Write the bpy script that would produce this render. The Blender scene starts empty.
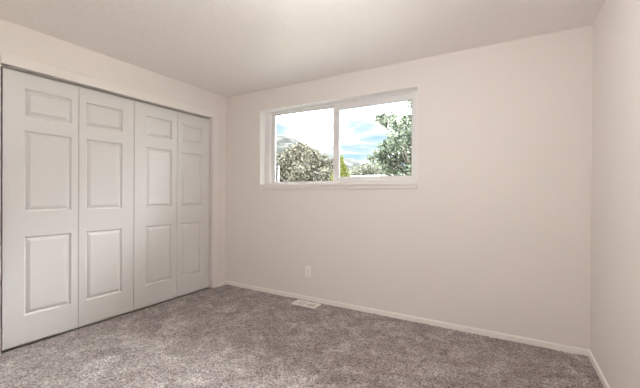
import bpy, bmesh, math, random
from mathutils import Vector, Matrix, noise

S = bpy.context.scene
C = S.collection
R = math.radians
random.seed(7)

# ------------------------------------------------------------------ camera, sky, sun, exposure
CAM = Vector((3.1932, -3.0798, 1.1796))
YAW, PITCH, ROLL, FPX = 0.5223, -0.0042075, 0.005672, 325.683
FWD = Vector((-math.sin(YAW) * math.cos(PITCH), math.cos(YAW) * math.cos(PITCH), math.sin(PITCH)))
_r = Vector((math.cos(YAW), math.sin(YAW), 0)); _u = _r.cross(FWD)
RT = _r * math.cos(ROLL) + _u * math.sin(ROLL); UP = _u * math.cos(ROLL) - _r * math.sin(ROLL)
cd = bpy.data.cameras.new('camera')
cd.sensor_width = 36.0
cd.lens = FPX / 640 * 36
cd.shift_x = 0.085 / 640
cd.shift_y = 1.707 / 640
cd.clip_start = 0.02
cd.clip_end = 3000
cam = bpy.data.objects.new('camera', cd)
C.objects.link(cam)
cam.matrix_world = Matrix(((RT.x, UP.x, -FWD.x, CAM.x), (RT.y, UP.y, -FWD.y, CAM.y), (RT.z, UP.z, -FWD.z, CAM.z), (0, 0, 0, 1)))
S.camera = cam

S.view_settings.view_transform = 'Standard'
S.view_settings.look = 'None'
S.view_settings.gamma = 1.0
S.view_settings.exposure = 0.50
S.view_settings.use_curve_mapping = False
S.cycles.use_denoising = True
S.cycles.max_bounces = 14
S.cycles.diffuse_bounces = 10
S.cycles.transparent_max_bounces = 16

SKY_STRENGTH = 1.0
SKY_SHIFT = (9.1, 4.2, 0.9)
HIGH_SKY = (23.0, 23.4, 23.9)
SUN_STRENGTH = 14.0
FILL_STRENGTH = 41.0
FILL_COLOR = (1.0, 0.98, 0.96, 1)
FILL_LOC = (2.45, -1.98)

w = bpy.data.worlds.new('sky')
S.world = w
w.use_nodes = True
nt = w.node_tree
nt.nodes.clear()
def N(nt, t, **kw):
    n = nt.nodes.new(t)
    for k, v in kw.items():
        if k == 'inp':
            for a, b in v.items():
                n.inputs[a].default_value = b
        else:
            setattr(n, k, v)
    return n
def L(nt, a, ao, b, bi):
    nt.links.new(a.outputs[ao], b.inputs[bi])
def ramp(nt, stops):
    n = nt.nodes.new('ShaderNodeValToRGB')
    e = n.color_ramp.elements
    while len(e) > 1:
        e.remove(e[-1])
    e[0].position, e[0].color = stops[0]
    for p, c in stops[1:]:
        x = e.new(p); x.color = c
    return n
tc = N(nt, 'ShaderNodeTexCoord')
mp = N(nt, 'ShaderNodeMapping')
mp.inputs['Scale'].default_value = (1.9, 1.9, 13.0)
mp.inputs['Location'].default_value = SKY_SHIFT
mp.inputs['Rotation'].default_value = (R(4), R(-6), 0)
L(nt, tc, 'Generated', mp, 'Vector')
nz = N(nt, 'ShaderNodeTexNoise', inp={'Scale': 1.0, 'Detail': 5.0, 'Roughness': 0.55, 'Distortion': 0.6})
L(nt, mp, 'Vector', nz, 'Vector')
rp = ramp(nt, [(0.35, (0.36, 0.58, 0.74, 1)), (0.435, (0.60, 0.74, 0.80, 1)), (0.52, (1.6, 1.65, 1.68, 1)), (0.60, (11.0, 11.0, 11.0, 1))])
L(nt, nz, 'Fac', rp, 'Fac')
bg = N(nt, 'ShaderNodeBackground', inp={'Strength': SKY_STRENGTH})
# the sky is brighter aloft than near the horizon
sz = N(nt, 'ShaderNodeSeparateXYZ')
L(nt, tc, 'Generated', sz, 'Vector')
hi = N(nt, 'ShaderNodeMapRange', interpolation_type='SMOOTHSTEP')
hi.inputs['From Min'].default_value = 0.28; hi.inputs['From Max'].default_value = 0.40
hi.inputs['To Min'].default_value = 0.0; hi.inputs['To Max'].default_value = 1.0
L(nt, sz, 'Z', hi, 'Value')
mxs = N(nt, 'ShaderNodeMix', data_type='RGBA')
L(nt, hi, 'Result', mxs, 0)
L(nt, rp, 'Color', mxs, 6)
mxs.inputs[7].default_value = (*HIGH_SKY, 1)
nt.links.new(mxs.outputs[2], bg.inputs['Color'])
wo = N(nt, 'ShaderNodeOutputWorld')
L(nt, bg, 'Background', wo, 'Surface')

sd = bpy.data.lights.new('sun', 'SUN')
sd.energy = SUN_STRENGTH
sd.angle = R(0.6)
sd.color = (1.0, 0.95, 0.86)
sun = bpy.data.objects.new('sun', sd)
C.objects.link(sun)
sun.location = (0, -20, 30)
sun.rotation_euler = Vector((0.45, 0.75, -0.85)).to_track_quat('-Z', 'Y').to_euler()

# ------------------------------------------------------------------ helpers
def tag(o, label=None, cat=None, group=None, kind=None):
    if label: o['label'] = label
    if cat: o['category'] = cat
    if group: o['group'] = group
    if kind: o['kind'] = kind
    return o

def empty(name, loc, parent=None):
    o = bpy.data.objects.new(name, None)
    o.empty_display_size = 0.05
    C.objects.link(o)
    if parent:
        o.parent = parent
        o.location = Vector(loc) - parent_world(parent)
    else:
        o.location = loc
    return o

def parent_world(p):
    v = Vector((0, 0, 0))
    while p is not None:
        v += p.location
        p = p.parent
    return v

def mesh_obj(name, verts, faces, mat, parent=None, smooth=False):
    """verts are world coordinates; the object's origin is the parent's (or the world's)."""
    off = parent_world(parent) if parent else Vector((0, 0, 0))
    me = bpy.data.meshes.new(name)
    me.from_pydata([tuple(Vector(v) - off) for v in verts], [], faces)
    me.validate()
    o = bpy.data.objects.new(name, me)
    C.objects.link(o)
    if parent: o.parent = parent
    if mat: me.materials.append(mat)
    if smooth:
        for p in me.polygons: p.use_smooth = True
    return o

class MB:
    """collects boxes / tubes into one bmesh, in world coordinates"""
    def __init__(self):
        self.bm = bmesh.new()
    def box(self, a, b, bevel=0.0, seg=1):
        t = bmesh.new()
        bmesh.ops.create_cube(t, size=1)
        c = [(a[i] + b[i]) / 2 for i in range(3)]
        s = [abs(b[i] - a[i]) for i in range(3)]
        for v in t.verts:
            v.co = Vector([c[i] + v.co[i] * s[i] for i in range(3)])
        if bevel:
            bmesh.ops.bevel(t, geom=t.edges[:], offset=bevel, segments=seg, affect='EDGES', profile=0.6)
        self.add(t)
        return self
    def add(self, t):
        m = {}
        for v in t.verts: m[v] = self.bm.verts.new(v.co)
        for f in t.faces:
            try: self.bm.faces.new([m[v] for v in f.verts])
            except ValueError: pass
        t.free()
    def tube(self, pts, radii, n=10, cap=True):
        rings = []
        for i, p in enumerate(pts):
            p = Vector(p)
            d = (Vector(pts[min(i + 1, len(pts) - 1)]) - Vector(pts[max(i - 1, 0)])).normalized()
            u = d.orthogonal().normalized()
            v = d.cross(u)
            rings.append([self.bm.verts.new(p + (u * math.cos(2 * math.pi * k / n) + v * math.sin(2 * math.pi * k / n)) * radii[i]) for k in range(n)])
        for a, b in zip(rings, rings[1:]):
            for k in range(n):
                self.bm.faces.new((a[k], a[(k + 1) % n], b[(k + 1) % n], b[k]))
        if cap:
            self.bm.faces.new(rings[0][::-1]); self.bm.faces.new(rings[-1])
        return self
    def lathe(self, c, prof, n=32):
        """prof: (radius, z) about the vertical axis through c"""
        rings = []
        for r, z in prof:
            if r < 1e-5:
                rings.append([self.bm.verts.new((c[0], c[1], z))])
            else:
                rings.append([self.bm.verts.new((c[0] + r * math.cos(2 * math.pi * k / n), c[1] + r * math.sin(2 * math.pi * k / n), z)) for k in range(n)])
        for a, b in zip(rings, rings[1:]):
            for k in range(n):
                q = [a[k % len(a)], a[(k + 1) % len(a)], b[(k + 1) % len(b)], b[k % len(b)]]
                q = list(dict.fromkeys(q))
                if len(q) > 2: self.bm.faces.new(q)
        return self
    def prism(self, prof, axis, a, b):
        """extrude a closed 2-D profile along an axis ('x': profile (y,z); 'y': profile (x,z))"""
        def P(u, z, t): return (t, u, z) if axis == 'x' else (u, t, z)
        A = [self.bm.verts.new(P(u, z, a)) for u, z in prof]
        B = [self.bm.verts.new(P(u, z, b)) for u, z in prof]
        n = len(prof)
        for i in range(n):
            self.bm.faces.new((A[i], A[(i + 1) % n], B[(i + 1) % n], B[i]))
        self.bm.faces.new(A[::-1]); self.bm.faces.new(B)
        return self
    def build(self, name, mat, parent=None, smooth=False):
        bmesh.ops.recalc_face_normals(self.bm, faces=self.bm.faces[:])
        off = parent_world(parent) if parent else Vector((0, 0, 0))
        for v in self.bm.verts: v.co -= off
        me = bpy.data.meshes.new(name)
        self.bm.to_mesh(me); self.bm.free()
        o = bpy.data.objects.new(name, me)
        C.objects.link(o)
        if parent: o.parent = parent
        if mat: me.materials.append(mat)
        if smooth:
            for p in me.polygons: p.use_smooth = True
        return o

# ------------------------------------------------------------------ materials
def principled(name, col, rough=0.5, spec=0.5, metal=0.0):
    m = bpy.data.materials.new(name)
    m.use_nodes = True
    b = m.node_tree.nodes['Principled BSDF']
    b.inputs['Base Color'].default_value = (*col, 1)
    b.inputs['Roughness'].default_value = rough
    b.inputs['Specular IOR Level'].default_value = spec
    b.inputs['Metallic'].default_value = metal
    return m, m.node_tree, b

def bumped(name, col, rough, scale, strength, dist=0.002, detail=3.0, spec=0.4, var=0.0):
    m, nt, b = principled(name, col, rough, spec)
    tc = N(nt, 'ShaderNodeTexCoord')
    nz = N(nt, 'ShaderNodeTexNoise', inp={'Scale': scale, 'Detail': detail, 'Roughness': 0.55})
    L(nt, tc, 'Object', nz, 'Vector')
    bp = N(nt, 'ShaderNodeBump', inp={'Strength': strength, 'Distance': dist})
    L(nt, nz, 'Fac', bp, 'Height')
    L(nt, bp, 'Normal', b, 'Normal')
    if var:
        n2 = N(nt, 'ShaderNodeTexNoise', inp={'Scale': 1.7, 'Detail': 2.0})
        L(nt, tc, 'Object', n2, 'Vector')
        lo = [c * (1 - var) for c in col]; hi = [min(1, c * (1 + var)) for c in col]
        rp = ramp(nt, [(0.3, (*lo, 1)), (0.7, (*hi, 1))])
        L(nt, n2, 'Fac', rp, 'Fac')
        L(nt, rp, 'Color', b, 'Base Color')
    return m

WALL = (0.80, 0.758, 0.725)
m_wall = bumped('painted_drywall', WALL, 0.55, 95, 0.25, 0.0015, spec=0.25)
m_ceil = None
def ceiling_mat():
    m, nt, b = principled('knockdown_ceiling', (0.88, 0.845, 0.825), 0.40, 0.5)
    tc = N(nt, 'ShaderNodeTexCoord')
    nz = N(nt, 'ShaderNodeTexNoise', inp={'Scale': 20, 'Detail': 3.5, 'Roughness': 0.6, 'Distortion': 0.5})
    L(nt, tc, 'Object', nz, 'Vector')
    rp = ramp(nt, [(0.42, (0, 0, 0, 1)), (0.56, (1, 1, 1, 1))])
    L(nt, nz, 'Fac', rp, 'Fac')
    bp = N(nt, 'ShaderNodeBump', inp={'Strength': 0.4, 'Distance': 0.004})
    L(nt, rp, 'Color', bp, 'Height')
    L(nt, bp, 'Normal', b, 'Normal')
    return m
m_ceil = ceiling_mat()
m_trim = bumped('trim_paint', (0.87, 0.835, 0.80), 0.4, 60, 0.05, 0.001)
m_casing = bumped('casing_paint', (0.82, 0.785, 0.755), 0.45, 60, 0.05, 0.001)
m_door = bumped('door_paint', (0.69, 0.68, 0.67), 0.36, 130, 0.10, 0.0008)
for _m, _w, _ro in ((m_door, 1.0, 0.30), (m_casing, 0.5, 0.35), (m_trim, 0.5, 0.35)):   # semi-gloss enamel
    _b = _m.node_tree.nodes['Principled BSDF']
    _b.inputs['Coat Weight'].default_value = _w
    _b.inputs['Coat Roughness'].default_value = _ro
m_reveal = bumped('reveal_paint', (0.86, 0.85, 0.835), 0.5, 80, 0.1, 0.001)
m_vinyl = principled('white_vinyl', (0.78, 0.775, 0.77), 0.35, 0.5)[0]
m_gasket = principled('dark_gasket', (0.22, 0.22, 0.23), 0.6)[0]
m_metal = principled('brushed_metal', (0.62, 0.60, 0.57), 0.35, 0.5, 0.9)[0]
m_track = principled('track_metal', (0.5, 0.48, 0.46), 0.5, 0.4, 0.5)[0]
m_plate = principled('outlet_plastic', (0.90, 0.88, 0.87), 0.35)[0]
m_slot = principled('slot_black', (0.05, 0.045, 0.045), 0.7)[0]
m_register = principled('register_enamel', (0.88, 0.86, 0.82), 0.4)[0]
m_duct = principled('duct_metal', (0.13, 0.13, 0.125), 0.6)[0]
m_siding = bumped('house_siding', (0.62, 0.60, 0.56), 0.7, 30, 0.2)

def glass_mat():
    m = bpy.data.materials.new('window_glass')
    m.use_nodes = True
    nt = m.node_tree
    nt.nodes.clear()
    tr = N(nt, 'ShaderNodeBsdfTransparent', inp={'Color': (0.97, 0.985, 0.98, 1)})
    gl = N(nt, 'ShaderNodeBsdfGlossy', inp={'Roughness': 0.02})
    mx = N(nt, 'ShaderNodeMixShader')
    fr = N(nt, 'ShaderNodeFresnel', inp={'IOR': 1.3})
    L(nt, fr, 'Fac', mx, 'Fac')
    L(nt, tr, 'BSDF', mx, 1); L(nt, gl, 'BSDF', mx, 2)
    o = N(nt, 'ShaderNodeOutputMaterial')
    L(nt, mx, 'Shader', o, 'Surface')
    return m
m_glass = glass_mat()

def carpet_mat():
    m, nt, b = principled('taupe_carpet', (0.3, 0.25, 0.22), 0.95, 0.1)
    b.inputs['Sheen Weight'].default_value = 0.25
    b.inputs['Sheen Roughness'].default_value = 0.5
    tc = N(nt, 'ShaderNodeTexCoord')
    # vacuum / footprint mottling
    n1 = N(nt, 'ShaderNodeTexNoise', inp={'Scale': 5.5, 'Detail': 6.0, 'Roughness': 0.74, 'Distortion': 0.8})
    L(nt, tc, 'Object', n1, 'Vector')
    r1 = ramp(nt, [(0.36, (0.215, 0.178, 0.168, 1)), (0.52, (0.315, 0.277, 0.268, 1)), (0.66, (0.455, 0.418, 0.41, 1))])
    L(nt, n1, 'Fac', r1, 'Fac')
    # yarn flecks
    n2 = N(nt, 'ShaderNodeTexNoise', inp={'Scale': 92, 'Detail': 3.0, 'Roughness': 0.75})
    L(nt, tc, 'Object', n2, 'Vector')
    r2 = ramp(nt, [(0.36, (0.26, 0.24, 0.24, 1)), (0.5, (1.0, 1.0, 1.0, 1)), (0.64, (1.75, 1.74, 1.72, 1))])
    L(nt, n2, 'Fac', r2, 'Fac')
    mx = N(nt, 'ShaderNodeMix', data_type='RGBA', blend_type='MULTIPLY')
    mx.inputs[0].default_value = 1.0
    nt.links.new(r1.outputs['Color'], mx.inputs[6])
    nt.links.new(r2.outputs['Color'], mx.inputs[7])
    nt.links.new(mx.outputs[2], b.inputs['Base Color'])
    n3 = N(nt, 'ShaderNodeTexNoise', inp={'Scale': 170, 'Detail': 2.0})
    L(nt, tc, 'Object', n3, 'Vector')
    bp = N(nt, 'ShaderNodeBump', inp={'Strength': 0.7, 'Distance': 0.006})
    L(nt, n3, 'Fac', bp, 'Height')
    L(nt, bp, 'Normal', b, 'Normal')
    return m
m_carpet = carpet_mat()

def leaf_mat(name, dark, light, trans=0.25):
    m = bpy.data.materials.new(name)
    m.use_nodes = True
    nt = m.node_tree
    nt.nodes.clear()
    g = N(nt, 'ShaderNodeNewGeometry')
    rp = ramp(nt, [(0.0, (*dark, 1)), (1.0, (*light, 1))])
    L(nt, g, 'Random Per Island', rp, 'Fac')
    d = N(nt, 'ShaderNodeBsdfDiffuse'); t = N(nt, 'ShaderNodeBsdfTranslucent')
    L(nt, rp, 'Color', d, 'Color'); L(nt, rp, 'Color', t, 'Color')
    mx = N(nt, 'ShaderNodeMixShader', inp={'Fac': trans})
    L(nt, d, 'BSDF', mx, 1); L(nt, t, 'BSDF', mx, 2)
    o = N(nt, 'ShaderNodeOutputMaterial')
    L(nt, mx, 'Shader', o, 'Surface')
    return m
m_leaf_pale = leaf_mat('pale_olive_leaves', (0.00765, 0.00765, 0.004896), (0.122, 0.116, 0.09))
m_leaf_green = leaf_mat('green_leaves', (0.02056, 0.02938, 0.02253), (0.1173, 0.1377, 0.0969))
m_leaf_yellow = leaf_mat('yellow_green_leaves', (0.0408, 0.0476, 0.00952), (0.1088, 0.1122, 0.0306))
m_leaf_silver = leaf_mat('silver_leaves', (0.0408, 0.04352, 0.0306), (0.1156, 0.119, 0.0952))
m_bark = bumped('grey_bark', (0.10, 0.085, 0.07), 0.9, 25, 0.6, 0.02)
m_fence = principled('white_fence_vinyl', (0.50, 0.49, 0.475), 0.45)[0]

def ground_mat():
    m, nt, b = principled('lawn', (0.3, 0.33, 0.16), 0.95, 0.1)
    tc = N(nt, 'ShaderNodeTexCoord')
    n1 = N(nt, 'ShaderNodeTexNoise', inp={'Scale': 1.5, 'Detail': 6.0, 'Roughness': 0.7})
    L(nt, tc, 'Object', n1, 'Vector')
    rp = ramp(nt, [(0.35, (0.07, 0.08, 0.04, 1)), (0.65, (0.15, 0.14, 0.10, 1))])
    L(nt, n1, 'Fac', rp, 'Fac'); L(nt, rp, 'Color', b, 'Base Color')
    return m
m_ground = ground_mat()

def hill_mat():
    m, nt, b = principled('dry_hillside', (0.5, 0.46, 0.38), 0.95, 0.1)
    tc = N(nt, 'ShaderNodeTexCoord')
    n1 = N(nt, 'ShaderNodeTexNoise', inp={'Scale': 0.075, 'Detail': 7.0, 'Roughness': 0.65, 'Distortion': 0.4})
    L(nt, tc, 'Object', n1, 'Vector')
    sx = N(nt, 'ShaderNodeSeparateXYZ')
    L(nt, tc, 'Object', sx, 'Vector')
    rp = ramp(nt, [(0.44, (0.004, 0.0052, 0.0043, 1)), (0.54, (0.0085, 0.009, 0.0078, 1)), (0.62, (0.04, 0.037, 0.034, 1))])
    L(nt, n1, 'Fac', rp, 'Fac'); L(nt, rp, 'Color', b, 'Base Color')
    return m
m_hill = hill_mat()

# ------------------------------------------------------------------ room shell
W, D, H = 3.730, 3.45, 2.44          # x: 0..W, y: -D..0
OY0, OY1, OZ = -2.187, -0.216, 2.130  # closet opening
WX0, WX1, WZ0, WZ1 = 0.574, 2.464, 1.297, 2.193  # window opening
T = 0.16

def struct(o, label=None, cat=None):
    return tag(o, label, cat, kind='structure')

# floor: carpet with a real uneven pile
def floor():
    x0, x1, y0, y1 = -0.02, W + 0.02, -D - 0.02, 0.02
    st = 0.0125
    nx = int((x1 - x0) / st); ny = int((y1 - y0) / st)
    vs, fs = [], []
    for j in range(ny + 1):
        for i in range(nx + 1):
            x = x0 + (x1 - x0) * i / nx; y = y0 + (y1 - y0) * j / ny
            z = -0.004 + 0.0045 * noise.noise((x * 38, y * 38, 0)) + 0.003 * random.uniform(-1, 1) + 0.003 * noise.noise((x * 5, y * 5, 3))
            vs.append((x, y, z))
    for j in range(ny):
        for i in range(nx):
            a = j * (nx + 1) + i
            fs.append((a, a + 1, a + nx + 2, a + nx + 1))
    o = mesh_obj('floor', vs, fs, m_carpet, smooth=True)
    return struct(o, 'mottled taupe cut pile carpet covering the whole room', 'carpet')
floor()
struct(MB().box((-0.85, -D - 0.2, -0.25), (W + 0.2, T, -0.03)).build('floor_slab', m_siding))
struct(MB().box((-0.85, -D - 0.2, H), (W + 0.2, T, H + 0.25)).build('ceiling', m_ceil), 'off-white lightly textured ceiling', 'ceiling')

b = MB()
b.box((-0.12, -D - 0.1, -0.03), (0, OY0, H)); b.box((-0.12, OY1, -0.03), (0, 0, H)); b.box((-0.12, OY0, OZ), (0, OY1, H))
struct(b.build('wall_left', m_wall), 'warm beige wall holding the closet', 'wall')
b = MB()
b.box((-0.85, 0, -0.03), (WX0, T, H)); b.box((WX1, 0, -0.03), (W + 0.2, T, H))
b.box((WX0, 0, -0.03), (WX1, T, WZ0 - 0.02)); b.box((WX0, 0, WZ1), (WX1, T, H))
struct(b.build('wall_back', m_wall), 'warm beige wall with the sliding window', 'wall')
struct(MB().box((W, -D - 0.1, -0.03), (W + 0.2, 0, H)).build('wall_right', m_wall), 'plain warm beige wall beside the camera', 'wall')
struct(MB().box((-0.85, -D - 0.2, -0.03), (W + 0.2, -D, H)).build('wall_front', m_wall))
b = MB()   # closet interior behind the doors
b.box((-0.85, -2.6, -0.03), (-0.75, 0, H)); b.box((-0.75, -2.6, -0.03), (-0.12, -2.5, H))
b.box((-0.75, -2.5, -0.03), (-0.12, -0.0, -0.012))
struct(b.build('wall_closet', m_wall))

# baseboards: eased top edge
def base_prof(s=1, t=0.012, h=0.043):
    return [(0, -0.02), (s * t, -0.02), (s * t, h - 0.010), (s * (t - 0.003), h - 0.003), (s * (t - 0.008), h), (0, h)]
struct(MB().prism([(-u, z) for u, z in base_prof()], 'x', 0.0, W).build('baseboard_back', m_trim))
struct(MB().prism([(W - u, z) for u, z in base_prof()], 'y', -D, 0.0).build('baseboard_right', m_trim))
b = MB().prism(base_prof(), 'y', -0.1435, -0.004)
b.prism(base_prof(), 'y', -D, -2.2675)
struct(b.build('baseboard_left', m_trim))

# closet casing (flat boards with eased edges) and jamb lining
b = MB()
CZ = 2.203
b.box((-0.001, OY1 - 0.004, -0.02), (0.010, OY1 + 0.072, CZ), 0.003)
b.box((-0.001, OY0 - 0.080, -0.02), (0.010, OY0 + 0.000, CZ), 0.003)
b.box((-0.001, OY0 + 0.0005, OZ - 0.008), (0.010, OY1 - 0.0045, CZ), 0.003)
struct(b.build('trim_1', m_casing), 'flat painted casing around the closet opening', 'door casing')
b = MB()
b.box((-0.119, OY1 - 0.004, -0.02), (-0.002, OY1 + 0.006, OZ - 0.004))
b.box((-0.119, OY0 - 0.006, -0.02), (-0.002, OY0 + 0.000, OZ - 0.004))
b.box((-0.119, OY0, OZ - 0.006), (-0.002, OY1 - 0.004, OZ + 0.001))
struct(b.build('trim_2', m_casing))
b = MB()   # overhead bifold track, an inverted channel
b.box((-0.084, OY0 + 0.004, OZ - 0.017), (-0.081, OY1 - 0.008, OZ - 0.006))
b.box((-0.050, OY0 + 0.004, OZ - 0.017), (-0.047, OY1 - 0.008, OZ - 0.006))
b.box((-0.084, OY0 + 0.004, OZ - 0.009), (-0.047, OY1 - 0.008, OZ - 0.006))
struct(b.build('trim_3', m_track), 'dark overhead track above the closet doors', 'closet track')

# ------------------------------------------------------------------ closet bifold doors
DX, DTH = -0.045, 0.034
PANELS = [(0.223, 0.838), (1.033, 1.660), (1.776, 1.986)]
Z0, Z1 = 0.006, 2.105
def leaf(parent, y0, y1, p0, p1):
    bm = bmesh.new()
    c = 0.0025
    us = [y0 + c, p0, p1, y1 - c]
    zs = [Z0 + c]
    for a, b_ in PANELS: zs += [a, b_]
    zs.append(Z1 - c)
    def V(d, u, z): return bm.verts.new((DX + d, u, z))
    def quad(d, a, b_):
        bm.faces.new((V(d, a[0], a[1]), V(d, b_[0], a[1]), V(d, b_[0], b_[1]), V(d, a[0], b_[1])))
    for i in range(3):
        for j in range(len(zs) - 1):
            if i == 1 and j % 2 == 1:
                a0, a1, b0, b1 = us[1], us[2], zs[j], zs[j + 1]
                rings = []
                for ins, dep in [(0, 0), (0.001, -0.0008), (0.011, -0.0138), (0.014, -0.0145), (0.036, -0.0020), (0.039, -0.0010)]:
                    rings.append([V(dep, a0 + ins, b0 + ins), V(dep, a1 - ins, b0 + ins), V(dep, a1 - ins, b1 - ins), V(dep, a0 + ins, b1 - ins)])
                for r, s in zip(rings, rings[1:]):
                    for k in range(4):
                        bm.faces.new((r[k], r[(k + 1) % 4], s[(k + 1) % 4], s[k]))
                bm.faces.new(rings[-1])
            else:
                quad(0, (us[i], zs[j]), (us[i + 1], zs[j + 1]))
    # chamfered rim, edges and back
    def rect(d, e): return [V(d, y0 + e, Z0 + e), V(d, y1 - e, Z0 + e), V(d, y1 - e, Z1 - e), V(d, y0 + e, Z1 - e)]
    A, B_, E_ = rect(0, c), rect(-c, 0), rect(-DTH, 0)
    for r, s in ((A, B_), (B_, E_)):
        for k in range(4):
            bm.faces.new((r[k], r[(k + 1) % 4], s[(k + 1) % 4], s[k]))
    bm.faces.new(E_[::-1])
    bmesh.ops.remove_doubles(bm, verts=bm.verts[:], dist=1e-5)
    mb = MB(); mb.bm.free(); mb.bm = bm
    return mb.build('door_leaf', m_door, parent)

def bifold(name, y0, ym, y1, pa, pb, label):
    d = empty(name, (DX - DTH / 2, ym, 0))
    struct(d, label, 'closet door')
    leaf(d, y0, ym - 0.0012, *pa)
    leaf(d, ym + 0.0012, y1, *pb)
    for z in (0.30, 1.10, 1.86):   # hinge knuckles on the back, between the leaves
        MB().tube([(DX - DTH - 0.003, ym, z - 0.035), (DX - DTH - 0.003, ym, z + 0.035)], [0.0045, 0.0045], 10).build('hinge', m_metal, d, True)
    for yy in (y0 + 0.035, y1 - 0.035):   # top pivot and guide pins, running up into the track
        MB().tube([(DX - 0.020, yy, Z1 - 0.005), (DX - 0.020, yy, OZ - 0.010)], [0.005, 0.005], 10).build('pivot_pin', m_metal, d, True)
    return d
bifold('door_1', OY0 + 0.022, -1.669, -1.185, (-2.038, -1.722), (-1.612, -1.297), 'white bifold closet door with raised panels, nearer to the camera')
bifold('door_2', -1.181, -0.694, OY1 - 0.013, (-1.060, -0.757), (-0.641, -0.346), 'white bifold closet door with raised panels, beside the room corner')

# ------------------------------------------------------------------ sliding window
win = empty('window_1', ((WX0 + WX1) / 2, 0.08, WZ0))
struct(win, 'white horizontal sliding window looking out on trees and a hill', 'window')
b = MB()   # painted returns lining the opening
b.box((WX0, -0.0005, WZ0), (WX0 + 0.004, 0.092, WZ1 - 0.004)); b.box((WX1 - 0.004, -0.0005, WZ0), (WX1, 0.092, WZ1 - 0.004))
b.box((WX0, -0.0005, WZ1 - 0.004), (WX1, 0.092, WZ1))
b.build('window_return', m_reveal, win)
FX0, FX1, FZ0, FZ1 = WX0 + 0.004, WX1 - 0.004, WZ0, WZ1 - 0.004
b = MB()   # main frame
fy0, fy1 = 0.088, 0.156
b.box((FX0, fy0, FZ0), (FX0 + 0.072, fy1, FZ1), 0.003); b.box((FX1 - 0.022, fy0, FZ0), (FX1, fy1, FZ1), 0.003)
b.box((FX0 + 0.070, fy0, FZ1 - 0.024), (FX1 - 0.020, fy1, FZ1), 0.003); b.box((FX0 + 0.070, fy0, FZ0), (FX1 - 0.020, fy1, FZ0 + 0.016), 0.003)
b.build('window_frame', m_vinyl, win)
def sash(name, x0, x1, z0, z1, y0, y1, wl, wr, wt, wb):
    b = MB()
    b.box((x0, y0, z0), (x0 + wl, y1, z1), 0.003); b.box((x1 - wr, y0, z0), (x1, y1, z1), 0.003)
    b.box((x0 + wl - 0.002, y0, z1 - wt), (x1 - wr + 0.002, y1, z1), 0.003); b.box((x0 + wl - 0.002, y0, z0), (x1 - wr + 0.002, y1, z0 + wb), 0.003)
    s = b.build(name, m_vinyl, win)
    gx0, gx1, gz0, gz1 = x0 + wl, x1 - wr, z0 + wb, z1 - wt
    ym = (y0 + y1) / 2
    g = MB()
    e = 0.004
    g.box((gx0 - 0.001, ym - 0.007, gz0), (gx0 + e, ym - 0.003, gz1)); g.box((gx1 - e, ym - 0.007, gz0), (gx1 + 0.001, ym - 0.003, gz1))
    g.box((gx0 + e, ym - 0.007, gz1 - e), (gx1 - e, ym - 0.003, gz1 + 0.001)); g.box((gx0 + e, ym - 0.007, gz0 - 0.001), (gx1 - e, ym - 0.003, gz0 + e))
    g.build('gasket', m_gasket, s)
    p = MB().box((gx0 - 0.004, ym - 0.003, gz0 - 0.004), (gx1 + 0.004, ym + 0.003, gz1 + 0.004)).build('pane', m_glass, s)
    return s
MX = 1.56    # meeting stile
sash('fixed_sash', FX0 + 0.070, MX + 0.015, FZ0 + 0.010, FZ1 - 0.020, 0.126, 0.150, 0.055, 0.050, 0.024, 0.022)
sash('sliding_sash', 1.531, FX1 - 0.018, FZ0 + 0.010, FZ1 - 0.024, 0.094, 0.122, 0.068, 0.055, 0.060, 0.060)
MB().box((MX - 0.010, 0.086, 1.70), (MX + 0.008, 0.095, 1.76), 0.002).build('latch', m_vinyl, win)
b = MB()
b.box((WX0 - 0.004, -0.020, WZ0 - 0.024), (WX1 + 0.008, 0.09, WZ0), 0.002, 1)
b.build('window_sill', m_casing, win)
MB().box((WX0 - 0.002, -0.011, WZ0 - 0.060), (WX1 + 0.006, 0.0, WZ0 - 0.024), 0.003).build('apron', m_casing, win)
MB().box((WX0, 0.088, WZ0 - 0.02), (WX1, T, WZ0)).build('outer_sill', m_vinyl, win)

# ------------------------------------------------------------------ wall outlet
OX, OZc = 1.273, 0.321
o = empty('wall_outlet', (OX, 0, OZc))
tag(o, 'white duplex power outlet on the beige wall above the floor register', 'outlet')
MB().box((OX - 0.037, -0.006, OZc - 0.060), (OX + 0.037, 0.0, OZc + 0.060), 0.0035, 2).build('cover_plate', m_plate, o)
for s in (-1, 1):
    zc = OZc + s * 0.0205
    b = MB()
    t = bmesh.new()
    pts = []
    for k in range(28):
        a = 2 * math.pi * k / 28
        pts.append((OX + 0.0172 * math.cos(a), zc + max(-0.0140, min(0.0140, 0.0172 * math.sin(a)))))
    A = [t.verts.new((x, -0.0055, z)) for x, z in pts]; B_ = [t.verts.new((x, -0.0085, z)) for x, z in pts]
    for k in range(28): t.faces.new((A[k], A[(k + 1) % 28], B_[(k + 1) % 28], B_[k]))
    t.faces.new(B_)
    b.add(t)
    r = b.build('receptacle', m_plate, o)
    g = MB()
    g.box((OX - 0.0075, -0.0088, zc - 0.002), (OX - 0.0055, -0.0083, zc + 0.007)); g.box((OX + 0.0055, -0.0088, zc - 0.001), (OX + 0.0075, -0.0083, zc + 0.006))
    g.tube([(OX, -0.0083, zc - 0.0075), (OX, -0.0088, zc - 0.0075)], [0.0024, 0.0024], 10)
    g.build('slot', m_slot, r)
MB().tube([(OX, -0.0055, OZc), (OX, -0.0072, OZc)], [0.0034, 0.003], 12).build('screw', m_metal, o)

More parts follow.
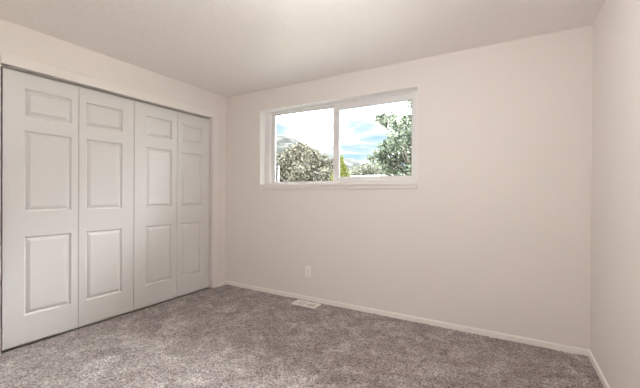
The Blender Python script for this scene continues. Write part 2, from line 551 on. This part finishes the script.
# ------------------------------------------------------------------ floor register
VX0, VX1, VY0, VY1 = 1.186, 1.476, -0.202, -0.062
v = empty('floor_register', ((VX0 + VX1) / 2, (VY0 + VY1) / 2, 0))
tag(v, 'white louvered floor register in the carpet below the outlet', 'floor vent')
zt = 0.010
b = MB()
fw = 0.026
b.box((VX0, VY0, -0.004), (VX1, VY0 + fw, zt), 0.003); b.box((VX0, VY1 - fw, -0.004), (VX1, VY1, zt), 0.003)
b.box((VX0, VY0 + fw - 0.002, -0.004), (VX0 + fw, VY1 - fw + 0.002, zt), 0.003); b.box((VX1 - fw, VY0 + fw - 0.002, -0.004), (VX1, VY1 - fw + 0.002, zt), 0.003)
xm = (VX0 + VX1) / 2
b.box((xm - 0.006, VY0 + fw - 0.002, -0.004), (xm + 0.006, VY1 - fw + 0.002, zt - 0.001), 0.002)
b.build('register_frame', m_register, v)
MB().box((VX0 + 0.01, VY0 + 0.01, -0.012), (VX1 - 0.01, VY1 - 0.01, -0.003)).build('damper', m_duct, v)
for x0, x1, sgn in ((VX0 + fw, xm - 0.006, 1), (xm + 0.006, VX1 - fw, -1)):
    b = MB()
    n = 8
    for k in range(n):
        xc = x0 + (x1 - x0) * (k + 0.5) / n
        t = bmesh.new()
        bmesh.ops.create_cube(t, size=1)
        for q in t.verts:
            lx, lz = q.co.x * 0.0022, q.co.z * (0.0065 if sgn > 0 else 0.0045)
            a = sgn * R(22)
            q.co = Vector((xc + lx * math.cos(a) + lz * math.sin(a), (VY0 + VY1) / 2 + q.co.y * (VY1 - VY0 - 2 * fw + 0.002), 0.0015 - lx * math.sin(a) + lz * math.cos(a)))
        b.add(t)
    b.build('louver', m_register, v)

# ------------------------------------------------------------------ added fill light: unseen globe above the view, brightens the room
lx, ly = FILL_LOC
fill_lamp = empty('added_fill_light', (lx, ly, H))
tag(fill_lamp, 'unseen globe light added under the ceiling to brighten the room', 'added fill light')
MB().lathe((lx, ly), [(0.0, H - 0.001), (0.07, H - 0.001), (0.072, H - 0.012), (0.060, H - 0.026), (0.012, H - 0.034), (0.012, H - 0.140), (0.055, H - 0.145), (0.060, H - 0.175), (0.0, H - 0.175)], 32).build('fill_canopy', m_metal, fill_lamp, True)
me = bpy.data.materials.new('fill_glow')
me.use_nodes = True
me.node_tree.nodes.clear()
em = N(me.node_tree, 'ShaderNodeEmission', inp={'Color': FILL_COLOR, 'Strength': FILL_STRENGTH})
oo = N(me.node_tree, 'ShaderNodeOutputMaterial')
L(me.node_tree, em, 'Emission', oo, 'Surface')
GR, gz = 0.135, H - 0.285
MB().lathe((lx, ly), [(0.052, gz + 0.1246)] + [(GR * math.sin(R(q)), gz + GR * math.cos(R(q))) for q in range(27, 180, 9)] + [(0.0, gz - GR)], 36).build('fill_globe', me, fill_lamp, True)

# ------------------------------------------------------------------ outdoors
def at(px, py, t):
    """the point of the yard seen at photo pixel (px, py), t metres out"""
    return CAM + FWD * t + RT * ((px - 319.915) / FPX * t) + UP * ((195.707 - py) / FPX * t)
GZ = -0.25
vs = [(-400, T, GZ), (400, T, GZ), (400, 700, GZ - 2), (-400, 700, GZ - 2)]
struct(mesh_obj('ground', vs, [(0, 1, 2, 3)], m_ground), 'dry lawn outside the window', 'lawn')

m_bounce = bumped('bounce_slab', (0.06, 0.0585, 0.057), 0.85, 18, 0.3, 0.004, var=0.12)  # unseen slab added to keep light bounced onto the ceiling neutral
struct(MB().box((-4.0, T, GZ - 0.1), (8.0, 4.2, GZ + 0.02)).build('bounce_ground', m_bounce), 'unseen slab added outside the window to bounce neutral light indoors', 'bounce slab')

# mountain: a height field on its own ground
RIDGE = [(-200, 150), (40, 128), (200, 126), (262, 132), (276, 134), (284, 134), (292, 136), (300, 141.5), (310, 147), (322, 152), (334, 155.5), (345, 157.5), (354, 159.5), (361, 164), (367, 171), (378, 179), (410, 182), (560, 184), (800, 186)]
def ridge(px):
    for (a, ya), (c, yc) in zip(RIDGE, RIDGE[1:]):
        if a <= px <= c: return ya + (yc - ya) * (px - a) / (c - a)
    return 186
vs, fs = [], []
NX, NYs = 330, 46
for j in range(NYs + 1):
    for i in range(NX + 1):
        px = -150 + 900 * i / NX
        q = j / NYs                     # 0 foot, 0.7 ridge, 1 behind
        t = 130 + 330 * q
        top = at(px, ridge(px), 361).z - CAM.z
        p = at(px, 193, t)
        k = q / 0.7 if q <= 0.7 else max(0.0, 1 - (q - 0.7) / 0.5)
        h = top * (0.15 * k + 0.85 * k ** 1.5)
        nse = noise.fractal((p.x * 0.035, p.y * 0.035, 1.3), 1.0, 2.1, 5)
        h += nse * 0.09 * top * (1.0 if q < 0.62 else 0.35)
        z = -3 + h + (4.2 * k)
        vs.append((p.x, p.y, z))
for j in range(NYs):
    for i in range(NX):
        a = j * (NX + 1) + i
        fs.append((a, a + 1, a + NX + 2, a + NX + 1))
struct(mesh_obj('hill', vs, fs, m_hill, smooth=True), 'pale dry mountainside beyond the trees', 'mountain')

def foliage(blobs, n, size, rng, shell=0.45, up=0.3):
    """leaves: pointed, creased blades scattered through the blobs"""
    vs, fs = [], []
    tot = sum(r ** 2 for _, r in blobs)
    for c, r in blobs:
        for _ in range(int(n * r * r / tot)):
            while True:
                d = Vector((rng.uniform(-1, 1), rng.uniform(-1, 1), rng.uniform(-1, 1)))
                if 0.05 < d.length < 1: break
            d = d.normalized() * (shell + (1 - shell) * rng.random() ** 0.7) * (0.85 + 0.3 * rng.random())
            p = c + d * r
            a = (d.normalized() * 0.6 + Vector((rng.uniform(-1, 1), rng.uniform(-1, 1), rng.uniform(-1, 1) + up))).normalized()
            ax = Vector((rng.uniform(-1, 1), rng.uniform(-1, 1), rng.uniform(-1, 0.4)))
            ax = (ax - a * ax.dot(a)).normalized()
            sd_ = a.cross(ax)
            s = size * rng.uniform(0.65, 1.35)
            k = len(vs)
            vs += [p - ax * s * 0.55, p + sd_ * s * 0.30 + a * s * 0.08, p + ax * s * 0.65 - a * s * 0.06, p - sd_ * s * 0.30 + a * s * 0.08]
            fs += [(k, k + 1, k + 2), (k, k + 2, k + 3)]
    return vs, fs

def tree(name, label, base, blobs, n, size, mat, trunk_r, group=None, seed=1, shell=0.45):
    rng = random.Random(seed)
    o = empty(name, base)
    tag(o, label, 'tree' if 'shrub' not in name else 'shrub', group)
    cz = sum(c.z for c, _ in blobs) / len(blobs)
    ctr = sum((c for c, _ in blobs), Vector()) / len(blobs)
    fork = Vector((base[0] * 0.6 + ctr.x * 0.4, base[1] * 0.6 + ctr.y * 0.4, base[2] + (cz - base[2]) * 0.55))
    b = MB()
    b.tube([base, (Vector(base) * 0.5 + fork * 0.5) + Vector((0.05, 0.03, 0)) * trunk_r * 8, fork], [trunk_r * 1.25, trunk_r * 0.9, trunk_r * 0.75], 10)
    b.build('trunk', m_bark, o, True)
    b = MB()
    for c, r in blobs:
        mid = fork * 0.5 + c * 0.5 + Vector((rng.uniform(-.1, .1), rng.uniform(-.1, .1), 0.08 * (c - fork).length))
        b.tube([fork, mid, c], [trunk_r * 0.34, trunk_r * 0.2, trunk_r * 0.08], 6)
        for _ in range(3):
            e = c + Vector((rng.uniform(-1, 1), rng.uniform(-1, 1), rng.uniform(-.3, 1))).normalized() * r * 0.8
            b.tube([mid * 0.3 + c * 0.7, e], [trunk_r * 0.16, trunk_r * 0.05], 5)
    b.build('branches', m_bark, o, True)
    vs, fs = foliage(blobs, n, size, rng, shell)
    mesh_obj('foliage', vs, fs, mat, o)
    return o

def blobs_at(lst, t0, spread, rng):
    out = []
    for px, py, rp in lst:
        t = t0 + rng.uniform(-spread, spread)
        out.append((at(px, py, t), rp / FPX * t))
    return out

rng = random.Random(11)
bl = blobs_at([(266, 166, 14), (280, 163, 11), (291, 156, 10), (301, 153, 11), (304, 146, 4.5), (294, 149, 4), (312, 157, 9), (321, 161, 8), (330, 166, 8), (285, 176, 14), (300, 174, 14), (315, 175, 13), (328, 178, 10), (255, 175, 16), (298, 190, 18), (320, 192, 16), (272, 192, 18)], 14, 1.0, rng)
g = at(298, 190, 14); g.z = GZ
tree('leafy_tree', 'grey-green bushy tree filling the lower part of the left pane', tuple(g), bl, 9500, 0.115, m_leaf_pale, 0.14, seed=3)

bl = blobs_at([(379, 119, 4.5), (384, 121, 7), (383, 116, 3.5), (392, 118, 6), (398, 126, 9), (408, 120, 8), (414, 104, 6), (424, 112, 12), (410, 136, 12), (396, 141, 11), (386, 147, 8), (378, 153, 6), (371, 158, 4), (392, 156, 11), (406, 154, 14), (383, 163, 8), (395, 169, 12), (410, 172, 14), (428, 135, 18), (428, 160, 20), (445, 125, 20), (448, 155, 24), (430, 185, 22), (400, 188, 14)], 8.0, 0.7, rng)
g = at(432, 190, 8.2); g.z = GZ
tree('shade_tree', 'green leafy tree reaching across the right side of the right pane', tuple(g), bl, 8500, 0.085, m_leaf_green, 0.10, seed=5, shell=0.3)

bl = blobs_at([(358, 172, 7), (366, 168, 6), (374, 167, 7), (382, 170, 8), (390, 172, 8), (352, 178, 8), (370, 178, 10), (386, 182, 10)], 24, 1.0, rng)
g = at(372, 190, 24); g.z = GZ
tree('distant_tree', 'pale silvery tree behind the white fence, low in the right pane', tuple(g), bl, 3000, 0.16, m_leaf_silver, 0.15, seed=8)

# clipped conifer between the panes
t = 11.0
ap = at(341, 155.5, t); g = Vector((ap.x, ap.y, GZ))
sh = empty('conifer_shrub', g)
tag(sh, 'yellow-green cone-shaped conifer shrub beside the middle stile of the window', 'shrub')
MB().tube([g, ap - Vector((0, 0, 0.15))], [0.06, 0.01], 8).build('trunk', m_bark, sh, True)
rng2 = random.Random(21)
vs, fs = [], []
Hc = ap.z - GZ
for _ in range(5200):
    q = rng2.random() ** 0.6          # 0 apex, 1 ground
    z = ap.z - q * Hc
    rad = (0.03 + 0.56 * min(1, (q / 0.55)) ** 0.85) * (1 if q < 0.8 else 1 - (q - 0.8) * 1.2)
    a = rng2.uniform(0, 2 * math.pi)
    rr = rad * (0.55 + 0.5 * rng2.random())
    p = Vector((g.x + rr * math.cos(a), g.y + rr * math.sin(a), z))
    ax = Vector((math.cos(a) * 0.5, math.sin(a) * 0.5, 1.0 + rng2.uniform(-.4, .4))).normalized()
    sd_ = Vector((-math.sin(a + rng2.uniform(-1, 1)), math.cos(a + rng2.uniform(-1, 1)), 0))
    s = 0.085 * rng2.uniform(0.6, 1.3)
    nrm = ax.cross(sd_)
    k = len(vs)
    vs += [p - ax * s * .5, p + sd_ * s * .28 + nrm * s * .06, p + ax * s * .7, p - sd_ * s * .28 + nrm * s * .06]
    fs += [(k, k + 1, k + 2), (k, k + 2, k + 3)]
mesh_obj('foliage', vs, fs, m_leaf_yellow, sh)

# white vinyl fence at the end of the yard
def fence():
    p = at(376, 175.2, 17)
    y, zt_ = p.y, p.z
    o = empty('yard_fence', (p.x, y, GZ))
    tag(o, 'white vinyl fence at the bottom of the right pane', 'fence')
    x0, x1 = p.x - 2.2, p.x + 4.6
    b = MB()
    n = int((x1 - x0) / 0.15)
    for k in range(n):
        b.box((x0 + k * 0.15, y - 0.012, GZ + 0.05), (x0 + k * 0.15 + 0.147, y + 0.012, zt_ - 0.1))
    b.build('boards', m_fence, o)
    MB().box((x0, y - 0.035, zt_ - 0.13), (x1, y + 0.035, zt_), 0.006).build('rail', m_fence, o)
    MB().box((x0, y - 0.035, GZ + 0.05), (x1, y + 0.035, GZ + 0.18), 0.006).build('rail', m_fence, o)
    for k in range(4):
        x = x0 + (x1 - x0) * k / 3
        q = MB().box((x - 0.06, y - 0.06, GZ - 0.1), (x + 0.06, y + 0.06, zt_ + 0.0)).build('post', m_fence, o)
fence()
p = at(278.6, 167, 10.5)
po = empty('garden_post', (p.x, p.y, GZ))
tag(po, 'slim white post in front of the bushy tree at the left edge of the window', 'post')
MB().tube([(p.x, p.y, GZ - 0.05), (p.x, p.y, p.z)], [0.012, 0.012], 12).build('shaft', m_fence, po, True)
MB().lathe((p.x, p.y), [(0.0, p.z + 0.025), (0.02, p.z + 0.02), (0.022, p.z + 0.004), (0.022, p.z - 0.01), (0.0, p.z - 0.01)], 12).build('cap', m_fence, po, True)
